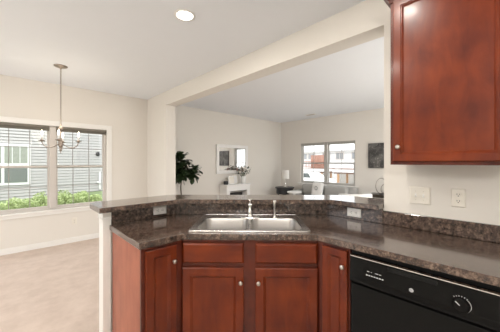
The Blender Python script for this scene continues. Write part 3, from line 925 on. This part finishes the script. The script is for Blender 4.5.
cl = [((-.03, 0, 1.40), .20, 90), ((0.04, 0, 1.24), .20, 70), ((.0, -.02, 1.12), .15, 34), ((.22, -.08, 1.12), .12, 40), ((.29, -.10, 1.21), .09, 24), ((-.15, 0, 1.20), .14, 30)]
for c, R, n in cl:
    for k in range(n):
        d = Vector((rr.gauss(0, 1), rr.gauss(0, .7), rr.gauss(0, .8))).normalized()
        b = Vector(c) + d * R * rr.uniform(.1, .75)
        dd = d + Vector((rr.uniform(-.4, .4), rr.uniform(-.4, .4), rr.uniform(-.5, .5)))
        if b.y + dd.y * .15 > .32: continue
        leaf(bm, b, dd, rr.uniform(.10, .16), rr.uniform(.09, .13))
link('foliage', bm, M['leaf'], ft, smooth=True, recalc=False)

# black side table and lamp
st = thing('side_table', 'round black side table in the corner beside the sofa, lamp on it', 'side table', (5.98, 4.71, 0), 0)
bm = bmesh.new(); lathe(bm, [(.27, .60), (.285, .607), (.285, .635), (.275, .642)], seg=36); link('tabletop', bm, M['black_soft'], st)
bm = bmesh.new(); lathe(bm, [(.235, .44), (.25, .45), (.25, .5995)], seg=36); link('apron', bm, M['black_soft'], st)
for a in (45, 135, 225, 315):
    bm = bmesh.new(); ca, sa = math.cos(math.radians(a)), math.sin(math.radians(a))
    tube(bm, [(.20 * ca, .20 * sa, .001), (.19 * ca, .19 * sa, .445)], [.014, .020], 8); link('leg', bm, M['black_soft'], st)
tl = thing('table_lamp', 'table lamp with white drum shade on the black side table', 'lamp', (5.97, 4.67, .6425), 0)
bm = bmesh.new(); lathe(bm, [(.075, 0), (.075, .012), (.03, .022), (.012, .05), (.010, .24), (.014, .25)], seg=24); link('base', bm, M['chrome'], tl, smooth=True)
bm = bmesh.new(); rs = []
for r, z in ((.105, .252), (.105, .506), (.102, .506), (.102, .252)):
    rs.append([(r * math.cos(2 * PI * k / 32), r * math.sin(2 * PI * k / 32), z) for k in range(32)])
rs.append(rs[0]); loft(bm, rs, False, False); tube(bm, [(-.102, 0, .30), (.102, 0, .30)], .002, 6)
link('lamp_shade', bm, M['shade'], tl, smooth=False)

# white round side table before it
wt = thing('side_table', 'low white round table in front of the black side table', 'side table', (5.45, 3.97, 0), 0)
bm = bmesh.new(); lathe(bm, [(.18, .575), (.19, .583), (.19, .605), (.185, .61)], seg=32); link('tabletop', bm, M['white_lacquer'], wt)
bm = bmesh.new(); lathe(bm, [(.14, .001), (.14, .015), (.03, .03), (.022, .30), (.03, .5745)], seg=24); link('pedestal', bm, M['white_lacquer'], wt, smooth=True)


# sofa under the window
def cushion(bm, x0, x1, y0, y1, z0, z1, r=.05, n=4):
    rings = []
    for k in range(n + 1):
        a = PI / 2 * k / n; i = r * (1 - math.sin(a)); rings.append((i, z0 + r * (1 - math.cos(a))))
    for k in range(n + 1):
        a = PI / 2 * k / n; i = r * (1 - math.cos(a)); rings.append((i, z1 - r * (1 - math.sin(a))))
    loft(bm, [[(x, y, z) for x, y in rrect(x0 + i, x1 - i, y0 + i, y1 - i, r, 4)] for i, z in rings])


so = thing('sofa', 'grey upholstered sofa under the living room window', 'sofa', (6.0, 3.48, 0), 0)
hl = .82
bm = bmesh.new(); cushion(bm, -.35, .38, -hl + .15, hl - .15, .14, .32, .04); link('base', bm, M['grey_fabric'], so, smooth=True)
bm = bmesh.new(); cushion(bm, .22, .42, -hl + .02, hl - .02, .14, .745, .05); link('backrest', bm, M['grey_fabric'], so, smooth=True)
for s in (-1, 1):
    bm = bmesh.new(); y0, y1 = sorted((s * hl, s * (hl - .16))); cushion(bm, -.38, .24, y0, y1, .12, .60, .05); link('armrest', bm, M['grey_fabric'], so, smooth=True)
    bm = bmesh.new(); y0, y1 = sorted((s * .012, s * (hl - .17))); cushion(bm, -.40, .16, y0, y1, .322, .46, .045); link('seat_cushion', bm, M['grey_fabric'], so, smooth=True)
    bm = bmesh.new(); cushion(bm, .05, .24, y0, y1, .463, .775, .06); link('back_cushion', bm, M['grey_fabric'], so, smooth=True)
for sx in (-.32, .34):
    for sy in (-hl + .06, hl - .06):
        bm = bmesh.new(); tube(bm, [(sx, sy, .001), (sx, sy, .14)], [.016, .022], 8); link('leg', bm, M['black_soft'], so)
pi = thing('throw_pillow', 'white pillow with small dark leaf print propped on the sofa', 'pillow', (5.915, 3.56, .4615), 0)
bm = bmesh.new(); rings = []
n = 14
for sgn in (-1, 1):
    g = [[None] * (n + 1) for _ in range(n + 1)]
    for i in range(n + 1):
        for j in range(n + 1):
            u, v = i / n * 2 - 1, j / n * 2 - 1
            th = .065 * (max(0, (1 - u ** 4)) * max(0, (1 - v ** 4))) ** .5
            pin = 1 - .06 * (u * u * v * v)
            g[i][j] = bm.verts.new((sgn * th + .05 * v, u * .17 * pin, .195 + v * .19 * pin))
    for i in range(n):
        for j in range(n): bm.faces.new((g[i][j], g[i + 1][j], g[i + 1][j + 1], g[i][j + 1]))
bmesh.ops.remove_doubles(bm, verts=bm.verts[:], dist=1e-4)
link('cover', bm, M['white_fabric'], pi, smooth=True)
bm = bmesh.new()
for k in range(9):
    a = k * 40; ca, sa = math.cos(math.radians(a)), math.sin(math.radians(a))
    c = Vector((-.068, .03 * ca, .24 + .04 * sa)); tube(bm, [c, c + Vector((0, .02 * ca, .02 * sa))], [.010, .004], 6)
link('leaf_print', bm, M['leaf'], pi)


# white barrel armchair
ac = thing('armchair', 'low white round-backed armchair in front of the sofa, beyond the bar', 'armchair', (5.18, 2.24, 0), math.radians(20))
def arc_wall(r0, r1, a0, a1, z0, z1, n=18):
    bm = bmesh.new(); rings = []
    for k in range(n + 1):
        a = math.radians(a0 + (a1 - a0) * k / n); ca, sa = math.cos(a), math.sin(a)
        t = abs(2 * k / n - 1); zt = z1 - .04 * t ** 3; e = .02
        rings.append([(r0 * ca, r0 * sa, z0), (r1 * ca, r1 * sa, z0), (r1 * ca, r1 * sa, zt - e), ((r1 - e) * ca, (r1 - e) * sa, zt), ((r0 + e) * ca, (r0 + e) * sa, zt), (r0 * ca, r0 * sa, zt - e)])
    loft(bm, rings); return bm
link('backrest', arc_wall(.25, .33, 100, 330, .10, .757), M['white_fabric'], ac, smooth=False)
bm = bmesh.new(); lathe(bm, [(.22, .20), (.245, .22), (.245, .40), (.22, .43), (.05, .44)], seg=32); link('seat', bm, M['white_fabric'], ac, smooth=True)
for a in (45, 135, 225, 315):
    bm = bmesh.new(); ca, sa = math.cos(math.radians(a)), math.sin(math.radians(a)); tube(bm, [(.19 * ca, .19 * sa, .001), (.19 * ca, .19 * sa, .20)], .014, 8); link('leg', bm, M['espresso'], ac)

# dark console with ring sculpture
cs = thing('console_table', 'dark topped console table beneath the picture, pale legs', 'table', (6.29, 2.0, 0), 0)
bm = bmesh.new(); box(bm, -.22, .16, -.45, .34, .575, .645); link('tabletop', bm, M['espresso'], cs, bevel=.004)
for x in (-.19, .13):
    for y in (-.42, .28, -.07):
        bm = bmesh.new(); box(bm, x - .018, x + .018, y - .018, y + .018, 0.001, .5745); link('leg', bm, M['white_lacquer'], cs)
rg = thing('ring_sculpture', 'sculpture of two dark interlocking rings standing on the console', 'sculpture', (6.24, 2.06, .6455), math.radians(-30))
rg.scale = (.9, .9, .9)
bm = bmesh.new(); box(bm, -.06, .06, -.035, .035, 0, .018); link('base', bm, M['black_soft'], rg, bevel=.003)
bm = bmesh.new(); tube(bm, [(.165 * math.cos(2 * PI * k / 36) - .02, .012, .018 + .195 + .195 * math.sin(2 * PI * k / 36)) for k in range(36)], .008, 8, closed=True); link('large_ring', bm, M['pewter'], rg, smooth=True)
bm = bmesh.new(); tube(bm, [(.105 * math.cos(2 * PI * k / 36) + .06, -.012, .018 + .115 + .115 * math.sin(2 * PI * k / 36)) for k in range(36)], .008, 8, closed=True); link('small_ring', bm, M['pewter'], rg, smooth=True)

# picture
pc = thing('wall_picture', 'dark grey speckled canvas picture hanging right of the living room window', 'picture', (FX - .001, 2.145, 1.548), -PI / 2)
bm = bmesh.new(); box(bm, -.305, .305, -.030, 0, -.305, .305); link('stretcher', bm, M['espresso'], pc)
bm = bmesh.new(); box(bm, -.306, .306, -.034, -.0305, -.306, .306); link('canvas', bm, M['art'], pc)

# ================================================================== OUTSIDE, NORTH
def ground_n(x, y): return .14 + .03 * (x + 2)
bm = bmesh.new(); nx, ny = 40, 24; g = []
for i in range(nx + 1):
    row = []
    for j in range(ny + 1):
        x = -7 + 15 * i / nx; y = WY + .2 + (11.05 - WY - .2) * j / ny
        row.append(bm.verts.new((x, y, max(.0, min(.34, ground_n(x, y))) + random.uniform(-.008, .008))))
    g.append(row)
for i in range(nx):
    for j in range(ny): bm.faces.new((g[i][j], g[i + 1][j], g[i + 1][j + 1], g[i][j + 1]))
lawn = link('lawn', bm, M['grass'], smooth=True); lawn['kind'] = 'structure'


def siding_wall(bm, x0, x1, z0, z1, step=.10):
    z = z0; pts = [(.10, z0)]
    while z < z1:
        pts += [(-.030, z), (0, z + step)]; z += step
    pts.append((.10, z))
    # dedupe and build strip faces
    prev = None; L_ = []
    for y, zz in pts: L_.append((bm.verts.new((x0, y, zz)), bm.verts.new((x1, y, zz))))
    for a, b in zip(L_, L_[1:] + L_[:1]): bm.faces.new((a[0], a[1], b[1], b[0]))
    bm.faces.new([a[0] for a in L_]); bm.faces.new([a[1] for a in L_][::-1])


nh = thing('neighbor_house', 'pale lap-sided neighboring house seen through breakfast window', 'house', (0, 11.0, 0), 0)
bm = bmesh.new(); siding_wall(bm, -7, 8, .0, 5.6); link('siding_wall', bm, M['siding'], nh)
bm = bmesh.new(); prism_axis(bm, [(-.5, 5.55), (.11, 5.95), (5.0, 7.6), (5.0, 5.7), (.11, 5.72)], -7.2, 8.2, 'x'); link('roof', bm, M['roof'], nh)
bm = bmesh.new()
box(bm, -.82, .50, -.05, -.015, .66, 1.98); fr = link('window_frame', bm, M['siding_w'], nh)
for x0, x1 in ((-.74, -.19), (-.12, .42)):
    bm = bmesh.new(); box(bm, x0, x1, -.058, -.0505, 1.36, 1.90); link('upper_pane', bm, M['lattice'], fr)
    bm = bmesh.new(); box(bm, x0, x1, -.058, -.0505, .74, 1.28); link('lower_pane', bm, M['darkglass'], fr)
    bm = bmesh.new()
    for k in (1, 2): box(bm, x0 + (x1 - x0) * k / 3 - .008, x0 + (x1 - x0) * k / 3 + .008, -.064, -.0585, 1.36, 1.90)
    link('grille', bm, M['siding_w'], fr)
bm = bmesh.new(); lathe(bm, [(.075, 0), (.075, .03), (.04, .06), (.002, .06)], (2.44, -.015, 1.70), 16, 'y'); link('vent_cap', bm, M['black_soft'], nh)
bm = bmesh.new(); tube(bm, [(2.50, -.05, .35), (2.50, -.05, 1.02)], .035, 8); tube(bm, [(2.50, -.05, .62), (2.40, -.05, .62)], .03, 8); link('utility_pipe', bm, M['siding_w'], nh)
bm = bmesh.new(); box(bm, .92, 1.14, -.08, -.015, .56, .60); link('hose_bracket', bm, M['pewter'], nh)


def shrub(x, y, r, h, mat, label, seed):
    z = ground_n(x, y) - .01
    t = thing('shrub', label, 'shrub', (x, y, z), 0, 'low shrubs outside the breakfast window'); rr = random.Random(seed)
    bm = bmesh.new()
    for k in range(7):
        a = k * .9; tube(bm, [(0, 0, 0), (r * .4 * math.cos(a), r * .4 * math.sin(a), h * .6)], [.008, .004], 5)
    link('stems', bm, M['bark'], t)
    bm = bmesh.new()
    for k in range(1100):
        d = Vector((rr.gauss(0, 1), rr.gauss(0, 1), abs(rr.gauss(0, 1)))).normalized()
        q = rr.uniform(.55, 1.05)
        q2 = .72 + .28 * (abs(d.x) + abs(d.y) + d.z) / 1.5; c = Vector((max(-r, min(r, d.x * r * q * q2 * 1.1)), max(-r, min(r, d.y * r * q * q2 * 1.1)), .03 + d.z * h * q * min(1, q2)))
        dd = (d + Vector((rr.uniform(-1, 1), rr.uniform(-1, 1), rr.uniform(-.5, 1)))).normalized(); u = dd.cross(Vector((rr.uniform(-1, 1), rr.uniform(-1, 1), 1))).normalized()
        l = rr.uniform(.03, .055)
        bm.faces.new([bm.verts.new(p) for p in (c, c + dd * l * .5 + u * l * .32, c + dd * l, c + dd * l * .5 - u * l * .32)])
    link('foliage', bm, M[mat], t, recalc=False)


shrub(-.54, 6.80, .17, .32, 'bush', 'bright green shrub at the left edge of breakfast window', 1)
shrub(-.13, 6.80, .17, .37, 'bush', 'bright green shrub, second from the left in the front row outside', 2)
shrub(.28, 6.76, .17, .42, 'bush', 'bright green front-row shrub under the left window half center', 3)
shrub(.69, 6.80, .17, .44, 'bush', 'bright green shrub just behind the breakfast window mullion', 4)
shrub(1.10, 6.88, .17, .42, 'bush', 'bright green front-row shrub right of the breakfast window mullion', 5)
shrub(1.50, 7.00, .16, .34, 'bush', 'small bright green shrub under middle of the right window half', 6)
shrub(-.33, 7.28, .16, .34, 'bush', 'bright green shrub in back row behind the two leftmost ones', 8)
shrub(.08, 7.28, .16, .40, 'bush', 'bright green back-row shrub toward the left window half center', 9)
shrub(.50, 7.26, .16, .48, 'bush', 'tallest bright green shrub, back row just left of the mullion', 10)
shrub(.92, 7.32, .16, .48, 'bush', 'bright green back-row shrub just right of the mullion', 11)
shrub(1.32, 7.44, .16, .40, 'bush', 'bright green back-row shrub below the right window half', 12)
shrub(2.05, 7.80, .18, .22, 'bush2', 'darker green low shrub toward right edge of the breakfast window', 7)

# ================================================================== OUTSIDE, EAST
GZ = -.62
bm = bmesh.new(); box(bm, FX + .3, 40, -6, 32, GZ - .1, GZ); gr = link('driveway_ground', bm, M['asphalt']); gr['kind'] = 'structure'
th = thing('townhouse', 'white townhouse row with windows beyond the timber decks', 'house', (22, 0, GZ), 0)
bm = bmesh.new(); box(bm, 0, 6, 3, 22, 0.001, 3.1); link('facade', bm, M['siding_w'], th)
bm = bmesh.new(); prism_axis(bm, [(-.3, 3.1), (3, 3.5), (6.3, 3.1)], 2.8, 22.2, 'y'); link('roof', bm, M['siding_w'], th)
for y in (9.4, 10.9, 12.3, 13.9, 14.8):
    bm = bmesh.new(); box(bm, -.04, -.001, y - .42, y + .42, 2.25, 2.95); wf = link('window_frame', bm, M['vinyl_g'], th)
    bm = bmesh.new(); box(bm, -.05, -.0405, y - .34, y - .02, 2.32, 2.88); box(bm, -.05, -.0405, y + .02, y + .34, 2.32, 2.88); link('pane', bm, M['farpane'], wf)
for y, w in ((10.1, .8), (13.2, .9)):
    bm = bmesh.new(); box(bm, -.05, -.001, y - w, y + w, .001, 1.25); link('garage_door', bm, M['pot'], th)


def deck(label, x0, x1, y0, y1, zt, rail_m, rail_h, screen, group):
    t = thing('timber_deck', label, 'deck', ((x0 + x1) / 2, (y0 + y1) / 2, GZ), 0, group)
    cx, cy = (x0 + x1) / 2, (y0 + y1) / 2; Z = zt - GZ
    a, b, c, d = x0 - cx, x1 - cx, y0 - cy, y1 - cy
    bm = bmesh.new()
    y = c
    while y < d - .01: box(bm, a, b, y, min(y + .14, d), Z - .04, Z); y += .15
    link('deck_boards', bm, M['brownwood'], t)
    bm = bmesh.new(); box(bm, a, a + .06, c, d, Z - .28, Z - .045); box(bm, b - .06, b, c, d, Z - .28, Z - .045); box(bm, a + .06, b - .06, c, c + .06, Z - .28, Z - .045); box(bm, a + .06, b - .06, d - .06, d, Z - .28, Z - .045)
    link('rim_joist', bm, M['siding_w'], t)
    bm = bmesh.new(); box(bm, a + .08, b - .08, c + .08, d - .08, Z - .40, Z - .285); link('support_beams', bm, M['brownwood'], t)
    for x in (a + .1, b - .1):
        for yy in (c + .35, d - .45):
            bm = bmesh.new(); box(bm, x - .07, x + .07, yy - .07, yy + .07, 0.001, Z - .405); link('post', bm, M['tanwood'], t)
    bm = bmesh.new(); box(bm, a, a + .06, c, d, Z + rail_h - .06, Z + rail_h); box(bm, a, a + .06, c, d, Z + .08, Z + .13)
    y = c
    while y < d: box(bm, a + .01, a + .05, y, y + .04, Z + .13, Z + rail_h - .06); y += .16
    link('railing', bm, rail_m, t)
    if screen:
        bm = bmesh.new(); s0, s1 = screen; y = s0
        while y < s1: box(bm, a + .08, a + .11, y - cy, y - cy + .13, Z + .02, Z + 1.12); y += .145
        link('privacy_screen', bm, M['redwood'], t)


deck('red-screened timber deck seen through the left half of living room window', 19, 20.8, 10.75, 13.1, .88, M['redwood'], .62, (10.85, 12.1), 'raised decks outside')
deck('white-railed timber deck seen through the right half of living room window', 19, 20.8, 7.6, 10.05, .86, M['siding_w'], .62, None, 'raised decks outside')

# parked car
car = thing('parked_car', 'white parked car at lower left of the living room window view', 'car', (16.2, 10.75, GZ), PI / 2)
bm = bmesh.new()
prof = [(-2.0, .25), (-2.05, .55), (-1.95, .78), (-1.2, .88), (-.75, 1.28), (.7, 1.30), (1.25, .90), (1.95, .80), (2.05, .5), (1.98, .25)]
b2 = bmesh.new(); prism_axis(b2, prof, -.82, .82, 'y')
me = bpy.data.meshes.new('tmp'); b2.to_mesh(me); b2.free(); bm.from_mesh(me)
for v in bm.verts:
    if v.co.z > 1.0: v.co.y *= .8
link('body', bm, M['carwhite'], car, bevel=.05)
bm = bmesh.new()
for s in (-1, 1):
    vs = [(-.98, s * .84, .92), (1.02, s * .84, .92), (.62, s * .70, 1.22), (-.68, s * .70, 1.22)]
    bm.faces.new([bm.verts.new(p) for p in vs])
r = bmesh.ops.solidify(bm, geom=bm.faces[:], thickness=.02); link('side_windows', bm, M['darkglass'], car)
for x in (-1.3, 1.3):
    for s in (-1, 1):
        bm = bmesh.new(); lathe(bm, [(.30, -.1), (.31, -.08), (.31, .08), (.30, .1)], (x, s * .80, .312), 20, 'y'); link('wheel', bm, M['rubber'], car)
